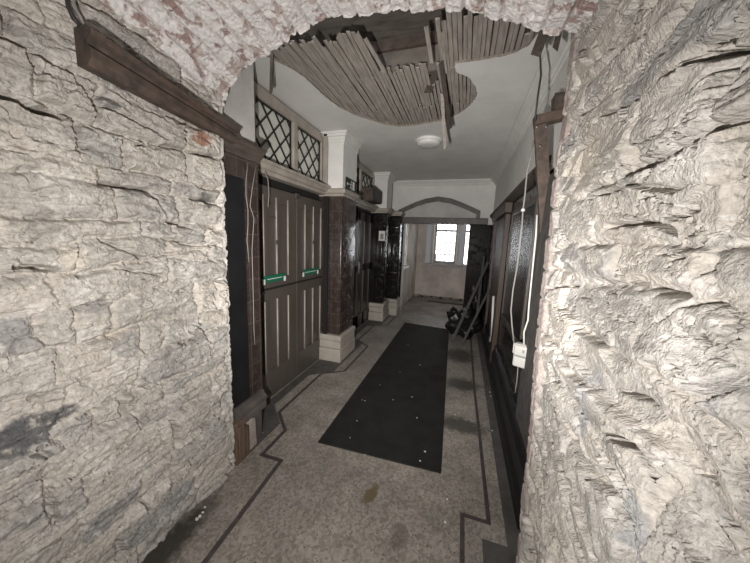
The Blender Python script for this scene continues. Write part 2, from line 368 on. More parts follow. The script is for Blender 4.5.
# ------------------------------------------------------------------ near passage: stone walls and brick vault
XL, XR, YE = -1.345, .36, 1.335
def build_left():
    nu, nv = 480, 660
    U, V = np.meshgrid(np.linspace(-1.5, YE, nu)**1, np.linspace(0, 2.62, nv))
    yy = np.concatenate([np.linspace(-1.5, .3, 61)[:-1], np.linspace(.3, YE, nu-60)]); U = np.tile(yy, (nv, 1))
    h, T = rubble(U, V, 21, (.045, .16), (.09, .40), 1.45, .85)
    q = lambda px, py: onx(px, py, XL)[1:]
    for i, (pl, dp, wd) in enumerate([([q(-5, 91), q(14, 97), q(38, 110), q(60, 116)], .07, .016), ([q(9, 266), q(30, 267), q(54, 269)], .06, .012),
                         ([q(70, 70), q(90, 100), q(130, 118), q(165, 140)], .02, .010), ([q(100, 183), q(150, 190), q(168, 222), q(190, 228)], .03, .010),
                         ([q(30, 400), q(58, 390)], .03, .008), ([q(30, 452), q(45, 454)], .04, .010), ([q(140, 498), q(146, 512)], .04, .008), ([q(75, 275), q(120, 268), q(160, 275)], .022, .010),
                         ([q(100, 240), q(140, 258), q(200, 250)], .02, .010)]):
        h = groove(h, U, V, pl, dp, wd, 50+i)
    for i, (px, py, ru, rv, c, k) in enumerate([(30, 428, .11, .05, (.13, .13, .135), .9), (8, 440, .05, .06, (.14, .14, .145), .9), (45, 222, .05, .045, (.36, .34, .31), .8), (198, 138, .06, .035, (.36, .17, .11), .85), (205, 200, .04, .05, (.16, .155, .15), .8), (108, 102, .03, .02, (.2, .19, .18), .8),
                         (70, 258, .05, .05, (.72, .66, .56), .7), (125, 345, .06, .06, (.33, .325, .32), .7), (90, 305, .05, .03, (.3, .29, .28), .6), (200, 330, .07, .04, (.36, .35, .34), .6)]):
        T = patch(T, U, V, q(px, py), ru, rv, c, k, 70+i)
    # flush white plaster strip along the far edge
    e = sstep(YE-.05, YE-.02, U+.02*fbm(U*9, V*9, 3, 3)); h = h*(1-e*.7); T = T*(1-.6*e[..., None])+np.array((.78, .75, .70))*.6*e[..., None]
    rag = .012*fbm(V*6, V*0+2, 4, 8)
    P = np.stack([XL+h, U+rag*(sstep(YE-.2, YE, U)), V], -1)
    o = grid_object('wall_left', P, T, 'stone', (-.28, 0, 0))
    return tag(o, 'rough pale rubble stone wall on the left of the arch', 'wall', kind='structure')
build_left()

def build_right():
    nu, nv = 520, 760
    s = np.linspace(0, 1, nu); V = np.tile(np.linspace(0, 2.62, nv)[:, None], (1, nu)); S = np.tile(s, (nv, 1))
    yend = np.interp(V, [0, .03, .5, .96, 1.35, 1.76, 2.46, 2.7], [1.27, 1.275, 1.35, 1.42, 1.47, 1.50, 1.50, 1.5])+.012*fbm(V*5, V*0, 4, 77)
    y0 = -1.5; a = np.where(S < .1, S/.1*.54, .54+.46*(S-.1)/.9)
    U = y0+(yend-y0)*a
    h, T = rubble(U*1.0, V, 45, (.06, .19), (.14, .5), .5, .35)
    h = h+.017*facets(U*4.2+V*2.0+.2*fbm(U*6, V*6, 3, 11), V*13-U*3+.4*fbm(U*8, V*8, 4, 12), 303, 1.9)
    for sd, fu_, fv_, sl, wd, dp in ((501, 2.0, 9, .9, .016, .040), (521, 3.4, 15, .7, .020, .018), (541, 4.5, 22, .5, .022, .007)):
        c3 = np.abs(fbm(U*fu_+V*sl+3, V*fv_-U*sl*2.2+.8*fbm(U*5, V*5, 3, sd+3), 4, sd)); b3 = sstep(.0, .2, fbm(U*3.1, V*4.2, 3, sd+9))
        h = h-(1-sstep(wd*.25, wd, c3))*b3*dp
    q = lambda px, py: onx(px, py, XR)[1:]
    for i, (pl, dp, wd) in enumerate([([q(760, 28), q(725, 52), q(697, 62), q(683, 72), q(664, 80), q(648, 96)], .05, .007), ([q(752, 45), q(722, 70), q(705, 84)], .03, .006),
                         ([q(712, 0), q(690, 22), q(672, 38)], .04, .008), ([q(645, 0), q(620, 30), q(608, 50)], .03, .009), ([q(640, 92), q(612, 112), q(600, 122)], .03, .007),
                         ([q(545, 288), q(572, 286)], .02, .008), ([q(612, 226), q(650, 222), q(672, 232)], .03, .008), ([q(640, 288), q(690, 296), q(720, 265)], .025, .008), ([q(612, 430), q(640, 450), q(655, 472)], .06, .010),
                         ([q(700, 183), q(676, 190)], .03, .006), ([q(675, 466), q(702, 475)], .02, .006), ([q(618, 388), q(650, 402)], .03, .006), ([q(700, 400), q(735, 392), q(752, 380)], .06, .014), ([q(590, 200), q(640, 185), q(680, 190)], .02, .007)]):
        h = groove(h, U, V, pl, dp, wd, 150+i)
    # a deep hollow by the right edge of the picture
    c = q(746, 498); d = np.hypot((U-c[0])/.035, (V-c[1])/.035)+.25*fbm(U*10, V*10, 3, 5); h -= .13*(1-sstep(.7, 1.0, d))
    for i, (px, py, ru, rv, c, k) in enumerate([(590, 405, .05, .11, (.38, .38, .40), .7), (640, 530, .05, .07, (.36, .37, .39), .7), (725, 395, .04, .04, (.42, .42, .43), .7), (700, 300, .05, .05, (.72, .68, .64), .6), (700, 360, .07, .05, (.78, .74, .70), .6), (715, 165, .04, .03, (.75, .72, .68), .6)]):
        T = patch(T, U, V, q(px, py), ru, rv, c, k, 170+i)
    # pinkish brick quoin at the far edge
    dq, sid, lu, lv = blocks(U, V, 9, (.095, .15), (.16, .24), .006)
    e = sstep(.15, .11, yend-U+.03*fbm(U*4, V*6, 3, 4)); rq = np.random.RandomState(3).rand(sid.max()+1)[sid]
    hq = sstep(0, .012, dq)*.010+.004*fbm(U*30, V*30, 3, 6)+.012*(rq-.5)
    h = h*(1-e)+hq*e
    tq = lerp3((.40, .32, .30), (.52, .45, .42), rq); mo = (1-sstep(.002, .010, dq)); tq = tq*(1-mo[..., None])+np.array((.62, .57, .52))*mo[..., None]
    T = T*(1-e[..., None])+tq*e[..., None]
    rd = sstep(.05, 0, yend-U)*.045
    P = np.stack([XR-h+rd, U, V], -1)[:, ::-1]
    o = grid_object('wall_right', P, T[:, ::-1], 'stone', (.3, 0, 0))
    return tag(o, 'rough flaking rubble stone wall with brick corner on the right', 'wall', kind='structure')
build_right()

def build_vault():
    A = np.array([(-1.46, 2.15), (-1.40, 2.22), (-1.35, 2.294), (-1.29, 2.375), (-1.156, 2.46), (-.969, 2.528), (-.8, 2.574), (-.666, 2.592), (-.516, 2.588), (-.353, 2.565), (-.138, 2.53), (-.016, 2.492), (.1, 2.442), (.231, 2.388), (.30, 2.37), (.36, 2.36), (.46, 2.34)])
    L = np.concatenate([[0], np.cumsum(np.hypot(*np.diff(A, axis=0).T))]); nu, nv = 560, 520
    s = np.linspace(0, L[-1], nu); ax = np.interp(s, L, A[:, 0]); az = np.interp(s, L, A[:, 1])
    k = np.ones(31)/31; pad = lambda a: np.convolve(np.pad(a, 15, mode='reflect', reflect_type='odd'), k, 'valid'); ax, az = pad(ax), pad(az)
    tx, tz = np.gradient(ax), np.gradient(az); ln = np.hypot(tx, tz); nx, nz = tz/ln, -tx/ln      # pointing down into the passage
    t = np.linspace(0, 1, nv); y = -1.5+2.86*(1-(1-t)**1.3)
    S, Yg = np.meshgrid(s, y)
    d, sid, lu, lv = blocks(Yg, S, 61, (.078, .084), (.225, .235), .010, bond=True)
    r = np.random.RandomState(8); N = sid.max()+1; r1, r2, r3 = (r.rand(N)[sid] for _ in range(3))
    p = sstep(.001, .012, d)
    paint = .92*sstep(-.04, .08, fbm(Yg*11, S*15, 6, 91, .65)+.14*(r3-.35)+.12)
    left = sstep(.6, .1, S)                                           # old stone-grey band low on the left
    h = p*(.012+.016*(r1-.5)+(r2-.5)*lu*.05)+.006*fbm(Yg*25, S*30, 4, 93)+paint*.004+.02*fbm(Yg*2, S*3, 3, 95)
    deep = sstep(.2, .5, fbm(Yg*7, S*8, 4, 97)); h -= deep*.016; h += .004*fbm(Yg*60, S*60, 3, 107)
    brick = lerp3((.36, .255, .235), (.52, .43, .40), r2); T = brick
    gr = sstep(.0, .4, fbm(Yg*12, S*12, 4, 99)); T = T*(1-.5*gr[..., None])+np.array((.55, .50, .47))*.5*gr[..., None]
    T = T*(1-paint[..., None])+np.array((.84, .81, .80))*paint[..., None]
    m = (1-p)*.45; T = T*(1-m[..., None])+np.array((.42, .36, .33))*m[..., None]
    rag = .02*fbm(S*9, S*0+1, 4, 88)
    lift = .16*np.clip(1.35-Yg, 0, 2)*sstep(1.2, .0, S)
    P = np.stack([np.broadcast_to(ax, S.shape)+nx*h, Yg+rag*sstep(1.1, 1.35, Yg), np.broadcast_to(az, S.shape)+nz*h+lift], -1)
    o = grid_object('vault', P, T, 'brick', (0, 0, .5))
    return tag(o, 'low brick vault with peeling white paint above the stone passage', 'vault', kind='structure')
build_vault()

def S(o, label, cat): return tag(o, label, cat, kind='structure')
S(MB().box(-1.7, .7, -1.6, -1.5, 0, 3.2).build('wall_back', 'plaster_dirty'), 'plain wall closing the passage behind the viewer', 'wall')
# ------------------------------------------------------------------ floor
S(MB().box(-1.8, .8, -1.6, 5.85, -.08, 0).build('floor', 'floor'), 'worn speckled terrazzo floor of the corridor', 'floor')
S(MB().box(-2.6, 1.6, 5.85, 8.3, -.09, -.004).build('floor_room', 'roomfloor'), 'dusty floor of the bright room at the end', 'floor')
def ribbon(pts, a, b, z0, z1, mb):
    """flat strip between offsets a and b to the left of a polyline"""
    pts = [Vector((*p, 0)) for p in pts]; out = []
    for off in (a, b):
        row = []
        for i, p in enumerate(pts):
            d0 = (p-pts[i-1]).normalized() if i else (pts[1]-p).normalized(); d1 = (pts[i+1]-p).normalized() if i < len(pts)-1 else d0
            n0, n1 = Vector((-d0.y, d0.x, 0)), Vector((-d1.y, d1.x, 0)); n = n0+n1; n = n/(n.dot(n0)) if n.length > .1 else n0
            row.append(p+n*off)
        out.append(row)
    for i in range(len(pts)-1):
        q = [out[0][i], out[0][i+1], out[1][i+1], out[1][i]]
        mb.prism([(v.x, v.y, z0) for v in q], (0, 0, z1-z0))
    return mb
LL = [(-1.02, -1.4), (-1.05, .84), (-1.09, 1.485), (-1.25, 1.485), (-1.25, 1.76), (-1.44, 1.94), (-1.44, 2.72), (-1.22, 2.88), (-1.22, 3.72), (-1.44, 3.9), (-1.44, 4.7), (-1.22, 4.86), (-1.22, 5.8)]
RL = [(.12, -1.4), (.12, 1.504), (.262, 1.504), (.25, 2.3), (.236, 3), (.236, 5.8)]
S(ribbon(LL, -.014, .014, .0005, .0015, MB()).build('trim_1', 'inlay'), 'dark stepped inlay line in the floor on the left', 'floor inlay')
S(ribbon(RL, -.012, .012, .0005, .0015, MB()).build('trim_2', 'inlay'), 'dark stepped inlay line in the floor on the right', 'floor inlay')
b1 = MB()
for q in ([(-1.39, 1.40), (-1.34, 1.40), (-1.34, 1.82), (-1.55, 2.02), (-1.55, 2.64), (-1.33, 2.8), (-1.33, 3.8), (-1.55, 3.98), (-1.55, 4.62), (-1.33, 4.78), (-1.33, 5.8), (-1.64, 5.8), (-1.64, 1.68), (-1.39, 1.68)],):
    b1.prism([(x, y, .0004) for x, y in q], (0, 0, .0008))
S(b1.build('trim_3', 'border'), 'dark grey border band in the floor along the left doors', 'floor border')
S(MB().prism([(x, y, .0004) for x, y in [(.22, -1.4), (.22, 1.40), (.345, 1.40), (.335, 5.8), (.47, 5.8), (.47, 1.52), (.36, 1.30), (.34, 1.2), (.34, -1.4)]], (0, 0, .0008)).build('trim_4', 'border'), 'dark grey border band in the floor along the right wall', 'floor border')

# ------------------------------------------------------------------ corridor shell
S(MB().box(-1.9, -1.72, 1.36, 6.0, 0, 3.15).build('wall_left_corridor', 'plaster_dirty'), 'corridor wall behind the doors on the left', 'wall')
XW = .48
S(MB().box(XW, XW+.2, 1.3, 5.95, 0, 2.02).build('wall_right_dado', 'black_tile'), 'black glazed tile lower wall on the right', 'tiled wall')
S(MB().box(XW, XW+.2, 1.3, 5.95, 2.02, 3.15).build('wall_right_upper', 'plaster'), 'white plaster upper wall on the right', 'wall')
rail = [(XW+.05, 2.02), (XW-.03, 2.02), (XW-.03, 2.045), (XW-.055, 2.06), (XW-.055, 2.09), (XW-.03, 2.10), (XW-.02, 2.12), (XW+.05, 2.12)]
S(MB().prism([(x, 2.1, z) for x, z in rail], (0, 3.75, 0)).build('trim_5', 'oldwood'), 'dark moulded capping rail along the right wall', 'rail')
sk = [(XW, 0), (XW-.07, 0), (XW-.07, .10), (XW-.05, .13), (XW-.05, .26), (XW-.03, .30), (XW-.035, .34), (XW-.01, .36), (XW, .36)]
S(MB().prism([(x, 1.52, z) for x, z in sk], (0, 4.3, 0)).build('baseboard_right', 'black'), 'black moulded skirting along the right wall', 'skirting')
S(MB().box(XW-.05, XW+.02, 1.46, 1.98, .40, 1.95, .006).build('trim_6', 'grille'), 'dusty grey boarded strip beside the stone corner on the right', 'wall strip')
# coved cornices
def cornice(p, q, inward, name, label):
    p, q, n = Vector(p), Vector(q), Vector(inward)
    prof = [(0, 0), (0, -.105), (.012, -.105), (.016, -.09), (.03, -.085), (.045, -.06), (.075, -.035), (.085, -.022), (.10, -.02), (.10, 0)]
    S(MB().prism([tuple(p+n*a+Vector((0, 0, b))) for a, b in prof], q-p).build(name, 'plaster'), label, 'cornice')
ZC = 2.74
cornice((XW, 1.45, ZC), (XW, 5.85, ZC), (-1, 0, 0), 'trim_7', 'white moulded cornice along the right wall')
cornice((-1.4, 5.85, ZC), (XW-.1, 5.85, ZC), (0, -1, 0), 'trim_8', 'white moulded cornice on the end wall')

# ceiling with the hole
hole = [(-1.40, 1.38), (-1.385, 1.70), (-1.366, 1.769), (-1.292, 1.913), (-1.25, 2.05), (-1.243, 2.2), (-1.239, 2.346), (-1.22, 2.47), (-1.197, 2.562), (-1.11, 2.74), (-1.007, 2.87), (-.88, 3.02), (-.749, 3.10), (-.61, 3.10), (-.481, 3.077), (-.34, 3.04), (-.209, 2.966), (-.12, 2.88), (-.049, 2.753), (-.01, 2.66), (.004, 2.558), (-.027, 2.418), (-.08, 2.30), (-.153, 2.231), (-.163, 2.18), (-.157, 2.136), (0., 2.135), (.122, 2.128), (.21, 2.10), (.28, 2.052), (.311, 1.934), (.315, 1.7), (.30, 1.38)]
rg = np.random.RandomState(4)
fine = []
for a, b in zip(hole[:-1], hole[1:]):
    for k in range(4):
        t = k/4; fine.append((a[0]+(b[0]-a[0])*t+rg.uniform(-.006, .006), a[1]+(b[1]-a[1])*t+rg.uniform(-.006, .006)))
fine.append(hole[-1])
outer = [(-1.72, 1.38)]+fine+[(.5, 1.38), (.5, 5.86), (-1.72, 5.86)]
ce = MB().prism([(x, y, ZC) for x, y in outer], (0, 0, .016)).build('ceiling', 'plaster')
ce.data.materials.append(M['edge'])
for p in ce.data.polygons:
    if abs(p.normal.z) < .5: p.material_index = 1
S(ce, 'white plaster ceiling with a large collapsed hole', 'ceiling')
ZL = ZC+.017
lm = MB(); x = -1.66; rg = np.random.RandomState(12); nl = 0
while x < .42:
    w = rg.uniform(.0215, .026); y0 = 1.74+.035*rg.randn()+(.05 if x > .0 else 0); y1 = 3.55
    segs = [(y0, y1)]
    if -.685 < x < -.245: segs = [(2.115+.02*rg.randn(), y1)]
    if -.36 < x < -.29: segs = [(2.30+.1*rg.rand(), y1)]
    if .12 < x < .16: segs = [(1.86, y1)]
    if .22 < x < .27: segs = [(1.97, y1)]
    for a, b in segs:
        # butt joints over the joists
        cuts = [a]+[c for c in (2.2+.55*(nl % 2), 3.0+.3*(nl % 2)) if a+.1 < c < b]+[b]
        for c0, c1 in zip(cuts[:-1], cuts[1:]):
            j0, j1 = rg.uniform(-.004, .004, 2)
            lm.beam((x+j0, c0+.004, ZL+.004+rg.uniform(-.003, .003)), (x+j1, c1-.004, ZL+.004+rg.uniform(-.003, .003)), w, .007, jag=.012 if c0 == a else .003)
    x += .0282+rg.uniform(-.003, .0035); nl += 1
S(lm.build('ceiling_laths', 'lath'), 'grey split timber laths exposed in the ceiling hole', 'laths')
S(MB().box(-1.72, .5, 1.3, 5.9, 3.02, 3.12).build('ceiling_void_boards', 'void'), 'dark boards above the hole in the ceiling', 'floorboards')
jm = MB()
for yj in (2.22, 2.66, 3.10, 3.5): jm.box(-1.72, .5, yj, yj+.05, ZL+.010, 3.02)
S(jm.build('trim_9', 'void'), 'grey timber joists above the exposed laths', 'joists')

S(MB().box(-.9, .1, 2.195, 2.22, 2.93, 3.0).build('trim_25', 'rust'), 'brown batten on the joist behind the square gap in the laths', 'batten')
# end wall with tudor arch head
yE = 5.85
ew = MB()
ew.box(-1.72, -1.22, yE, yE+.22, 0, 3.1); ew.box(.085, .6, yE, yE+.22, 0, 3.1); ew.box(-1.22, .085, yE, yE+.22, 2.03, 3.1)
S(ew.build('wall_end', 'plaster'), 'white end wall with the opening into the bright room', 'wall')
arc = [(-1.35, 2.0), (-1.35, 2.17), (-1.2, 2.24), (-1.0, 2.33), (-.8, 2.395), (-.56, 2.435), (-.3, 2.395), (-.1, 2.32), (.1, 2.235), (.25, 2.165), (.25, 2.0)]
inn = [(-1.28, 2.0), (-1.28, 2.11), (-1.15, 2.17), (-.97, 2.25), (-.78, 2.31), (-.56, 2.345), (-.32, 2.305), (-.13, 2.24), (.06, 2.16), (.18, 2.105), (.18, 2.0)]
hm = MB()
for i in range(len(arc)-1):
    hm.prism([(arc[i][0], yE, arc[i][1]), (arc[i+1][0], yE, arc[i+1][1]), (inn[i+1][0], yE, inn[i+1][1]), (inn[i][0], yE, inn[i][1])], (0, -.05, 0))
S(hm.build('trim_10', 'metal' if 0 else 'skirting'), 'dark grey pointed arch moulding above the end opening', 'arch moulding')
S(MB().prism([(x, yE, z) for x, z in inn], (0, -.012, 0)).build('trim_11', 'plaster_dirty'), 'grey panel inside the pointed arch moulding', 'panel')
S(MB().box(-1.40, .40, yE-.06, yE+.23, 1.91, 2.03, .008).build('trim_12', 'skirting'), 'painted beam across the head of the end opening', 'beam')
for nm, x0, x1, lb in (('trim_13', -1.39, -1.22, 'black tiled jamb left of the end opening'), ('trim_14', .085, .479, 'black tiled jamb right of the end opening')):
    S(MB().box(x0, x1, yE-.03, yE, 0, 1.91, .008).build(nm, 'jamb_tile'), lb, 'tiled jamb')
# ------------------------------------------------------------------ left side: piers, doors, fanlights
S(MB().box(-1.72, -1.40, 1.37, 1.665, 0, ZC).build('pier', 'plaster_dirty'), 'grey plastered pier beside the left stone wall', 'pier')
S(MB().box(-1.399, -1.385, 1.53, 1.672, .385, 2.03, .004).box(-1.399, -1.385, 1.372, 1.53, 1.90, 2.03, .003).build('trim_15', 'tile'), 'brown glazed tile strip next to the first doors', 'tiles')
S(MB().box(-1.399, -1.378, 1.372, 1.528, .39, 1.90, .003).build('trim_16', 'black'), 'tall black board fixed to the pier by the stone wall', 'board')
def mould(prof, y0, y1, m, name, label, cat='moulding'):
    return S(MB().prism([(x, y0, z) for x, z in prof], (0, y1-y0, 0)).build(name, m), label, cat)
mould([(-1.40, .25), (-1.345, .25), (-1.345, .285), (-1.352, .30), (-1.338, .315), (-1.338, .345), (-1.36, .36), (-1.365, .385), (-1.40, .385)], 1.385, 1.66, 'skirting', 'baseboard_left', 'moulded skirting fragment at the foot of the tiled pier', 'skirting')
S(MB().box(-1.399, -1.39, 1.56, 1.662, 0, .25, .003).build('trim_28', 'skirting'), 'bare dark patch at the foot of the tiled pier', 'skirting')
lp = lambda x: [(x-.06, 2.03), (x+.005, 2.03), (x+.012, 2.05), (x+.03, 2.06), (x+.045, 2.085), (x+.06, 2.09), (x+.06, 2.115), (x+.03, 2.122), (x-.06, 2.122)]
mould(lp(-1.385), 1.372, 1.68, 'oldwood', 'trim_17', 'dark wooden ledge capping the tiled pier')
def lintel(y0, y1, name, label):
    mould([(-1.72, 2.045), (-1.60, 2.045), (-1.59, 2.07), (-1.565, 2.08), (-1.55, 2.11), (-1.535, 2.115), (-1.535, 2.14), (-1.57, 2.15), (-1.72, 2.15)], y0, y1, 'trim', name, label, 'lintel')
lintel(1.665, 3.08, 'trim_18', 'cream moulded lintel over the first double doors')
lintel(3.53, 5.05, 'trim_19', 'cream moulded lintel over the dark second doors')
S(MB().box(-1.72, -1.69, 1.665, 3.1, 0, 2.05).build('trim_20', 'dark'), 'dark recess behind the first double doors', 'recess')
S(MB().box(-1.72, -1.69, 3.53, 5.05, 0, 2.05).build('trim_21', 'dark'), 'dark recess behind the second doors', 'recess')

def fanlight(name, y0, y1, ym, label, g):
    f = MB(); x0, x1 = -1.69, -1.635; z0, z1 = 2.15, 2.715
    f.box(x0, x1, y0, y1, z1-.09, z1, .005).box(x0, x1, y0, y1, z0, z0+.03, .004).box(x0, x1, y0, y0+.06, z0+.03, z1-.09, .004).box(x0, x1, y1-.05, y1, z0+.03, z1-.09, .004)
    r = f.build(name, 'trim'); S(r, label, 'window')
    MB().box(x0, x1+.005, ym-.035, ym+.035, z0+.03, z1-.09, .006).build('mullion', 'trim', r)
    for a, b in ((y0+.06, ym-.035), (ym+.035, y1-.05)):
        MB().box(-1.683, -1.677, a, b, z0+.03, z1-.09).build('pane', 'frost', r)
        lt = MB(); za, zb = z0+.03, z1-.09; st = .185
        for sgn in (1, -1):
            k = -12
            while k < 14:
                # line z = za + sgn*1.25*(y-a) + k*st*1.25 clipped to the panel
                pts = []
                sl = sgn*1.05; c = za+k*st
                lo, hi = a, b
                ys = sorted([(za-c)/sl+a, (zb-c)/sl+a]); lo, hi = max(lo, ys[0]), min(hi, ys[1])
                if hi-lo > .015:
                    lt.beam((-1.668+.004*sgn, lo, c+sl*(lo-a)), (-1.668+.004*sgn, hi, c+sl*(hi-a)), .013, .010, up=(1, 0, 0))
                k += 1
        lt.box(-1.675, -1.66, a, b, zb-.012, zb).box(-1.675, -1.66, a, b, za, za+.01).box(-1.675, -1.66, a, a+.01, za, zb).box(-1.675, -1.66, b-.01, b, za, zb)
        lt.build('lattice', 'lattice', r)
    return r
fanlight('window_1', 1.90, 3.09, 2.51, 'fanlight with two black lattice panes above the first double doors', 'f')
S(MB().box(-1.72, -1.64, 1.665, 1.90, 2.15, ZC).build('trim_22', 'plaster'), 'white plaster return beside the first fanlight', 'plaster return')
fanlight('window_2', 3.54, 5.03, 4.33, 'fanlight with black lattice panes behind the brown box', 'f')

# first double doors
bead_y = [onx(p, 240, -1.65)[1] for p in (263.5, 276.6, 287.9)], [onx(p, 240, -1.65)[1] for p in (304.8, 313., 320.4)]
d1 = empty('door_1', (-1.65, 2.53, 0), 'taupe panelled double doors with green labels on the left', 'door', kind='structure')
for li, (a, b) in enumerate(((1.68, 2.535), (2.541, 3.085))):
    ys = bead_y[li]
    for half, (z0, z1) in enumerate(((.012, 1.062), (1.078, 1.965))):
        lf = MB(); xF, xB = -1.645, -1.685
        lf.box(xB, xF-.016, a, b, z0, z1)
        rt, rb = (.10, .27) if half == 0 else (.13, .09)
        st = [a]+ys+[b]
        lf.box(xF-.018, xF, a, b, z0, z0+rb, .003).box(xF-.018, xF, a, b, z1-rt, z1, .003)
        edges_ = [(a, a+.05 if li else 1.95)]+[(y-.012, y+.045) for y in ys[:2]]+[(ys[2]-.006, b)]
        # stiles and muntins
        for (p, q_) in edges_: lf.box(xF-.018, xF, p, min(q_, b), z0+rb, z1-rt, .003)
        leaf = lf.build('door_leaf', 'door', d1)
        for k, y in enumerate(ys):
            bd = MB(); zb = z0+rb; zt = z1-rt+(.05 if half else 0)
            if half and k == 1:
                bd.tube([(xF+.004, y-.012, zb), (xF+.004, y-.012, zb+.30)], .008, 8); bd.tube([(xF+.004, y-.012, zb+.34), (xF+.004, y-.012, zt)], .008, 8)
            else: bd.tube([(xF+.004, y-.012, zb), (xF+.004, y-.012, zt)], .008, 8)
            bd.build('bead', 'trim', leaf, True)
        if half:
            MB().box(xF-.004, xF+.006, ys[0]+.01, ys[1]+.03, 1.70, 1.712).build('rail', 'door', leaf)
            g0, g1 = (ys[0]-.03, ys[1]+.09) if li == 0 else (ys[0]-.06, ys[1]+.08)
            gt = MB().box(xF+.010, xF+.014, g0, g1, 1.13, 1.195, .001).build('label', 'green', leaf); gt['label'] = 'green label'
            e = MB()
            for s_ in (g0, g1): e.box(xF+.013, xF+.016, s_-.012, s_+.018, 1.118, 1.165, .001)
            e.box(xF+.0142, xF+.0148, g0+.045, g1-.04, 1.158, 1.164)
            e.build('label_end', 'white', leaf)
    MB().box(-1.66, -1.632, a+.25*(1-li), b-.02, 1.0625, 1.0775).build('bar', 'dark', d1)
MB().tube([(-1.64, 1.95, 1.055), (-1.60, 1.955, 1.055), (-1.60, 1.97, 1.05)], .010).build('latch', 'metal', d1, True)
MB().box(-1.645, -1.625, 2.50, 2.575, 1.925, 1.975, .004).build('catch', 'metal', d1)
MB().box(-1.617, -1.557, 3.058, 3.088, .346, 2.028, .003).build('door_jamb', 'dark', d1)
S(MB().box(-1.63, -1.578, 3.055, 3.089, 2.151, 2.715, .004).build('trim_27', 'trim'), 'cream upright between the first fanlight and the white pilaster', 'upright')
# second doors, dark
d2 = empty('door_2', (-1.65, 4.3, 0), 'dark panelled double doors deeper in the corridor', 'door', kind='structure')
for a, b in ((3.55, 4.29), (4.30, 5.03)):
    lf = MB(); lf.box(-1.69, -1.665, a, b, .012, 1.98)
    for p, q_ in ((a, a+.1), (a+.32, a+.40), (b-.1, b)): lf.box(-1.668, -1.645, p, q_, .012, 1.98, .003)
    for z0, z1 in ((.012, .25), (1.0, 1.12), (1.84, 1.98)): lf.box(-1.668, -1.645, a, b, z0, z1, .003)
    leaf = lf.build('door_leaf', 'darkdoor', d2)
    if a > 4: MB().box(-1.645, -1.62, a+.03, a+.06, .98, 1.18, .004).build('door_handle', 'metal', leaf)

def pilaster(name, y0, y1, x1, label, plaster='plaster', top=True):
    o = empty(name, ((-1.72+x1)/2, (y0+y1)/2, 0), label, 'pilaster', kind='structure')
    MB().box(-1.71, x1+.03, y0-.045, y1+.03, 0, .17, .012).box(-1.71, x1+.022, y0-.035, y1+.02, .172, .27, .012).box(-1.71, x1+.03, y0-.04, y1+.02, .272, .345, .015).build('plinth', 'plinth', o)
    MB().box(-1.71, x1, y0, y1, .345, 2.03, .022, 4).build('tiled_shaft', 'tile' if y0 < 4 else 'black_tile', o, True)
    MB().box(-1.71, x1+.012, y0-.012, y1, 2.03, 2.065, .008).box(-1.71, x1+.04, y0-.04, y1, 2.06, 2.115, .012).build('ledge', 'trim', o)
    if not top: return o
    MB().box(-1.71, x1-.01, y0+.01, y1-.002, 2.115, ZC).build('plaster_shaft', plaster, o)
    c = MB()
    for k, (z, e) in enumerate(((2.60, .0), (2.625, .012), (2.655, .02), (2.685, .04), (2.712, .052))): c.box(-1.71, x1-.005+e, y0+.005-e, y1+e*.3, z, z+.032 if k < 4 else ZC-.001, .006)
    c.build('capital', plaster, o)
    return o
pilaster('pilaster', 3.09, 3.53, -1.385, 'white topped tiled pilaster between the two pairs of doors')
pilaster('pilaster', 5.04, 5.40, -1.385, 'far tiled pilaster with the white paper notice')
pilaster('pilaster', 5.56, 5.85, -1.24, 'dark tiled pilaster against the end wall by the opening', top=False)

# ------------------------------------------------------------------ things
# moulded timber rail hanging on the left wall
br = MB()
P0 = Vector(onx(84, 46, -1.27)); P1 = Vector((-1.315, 1.40, 2.105))
prof = [(-.045, -.055), (.01, -.06), (.03, -.035), (.03, -.005), (.012, .008), (.02, .022), (.04, .03), (.045, .05), (.02, .06), (-.045, .06)]
pr0 = [(P0.x+a*1.0, P0.y, P0.z+b*1.0) for a, b in prof]; pr1 = [(P1.x+a*.85, P1.y, P1.z+b*.62) for a, b in prof]
bm = br.bm; A = [bm.verts.new(p) for p in pr0]; B = [bm.verts.new(p) for p in pr1]
for i in range(len(prof)): bm.faces.new((A[i], A[(i+1) % len(prof)], B[(i+1) % len(prof)], B[i]))
bm.faces.new(A[::-1]); bm.faces.new(B)
rl = br.build('picture_rail', 'rust'); tag(rl, 'broken brown moulded timber rail sloping along the left stone wall', 'rail')
q = lambda px, py: onx(px, py, -1.29)
tag(MB().tube([q(66, -8), q(68, 6), q(73, 18), q(80, 26)], .006).build('cable', 'cable_black', smooth=True), 'short dark cable hanging above the end of the brown rail', 'cable')
tag(MB().tube([q(74, -8), q(74, 4), q(78, 14), q(84, 24)], .004).build('cable', 'cable_grey', smooth=True), 'thin grey cable beside the dark cable over the brown rail', 'cable')
def pebble(name, c, r, m, seed, flat=1, label=None, cat='rubble', group=None, sub=2, rough=.35):
    t = bmesh.new(); bmesh.ops.create_icosphere(t, subdivisions=sub, radius=1); rs = random.Random(seed)
    from mathutils import noise
    off = Vector((rs.uniform(0, 50), rs.uniform(0, 50), 0))
    for v in t.verts:
        n = noise.noise(v.co*1.5+off)+.5*noise.noise(v.co*3.3+off); v.co = Vector((v.co.x*r[0], v.co.y*r[1], v.co.z*r[2]))*(1+rough*n)
    zmin = min(v.co.z for v in t.verts)
    for v in t.verts: v.co.z -= zmin
    me = bpy.data.meshes.new(name); t.to_mesh(me); t.free(); o = link(name, me, m); o.location = c; o.rotation_euler = (0, 0, rs.uniform(0, 6))
    return tag(o, label, cat, group)
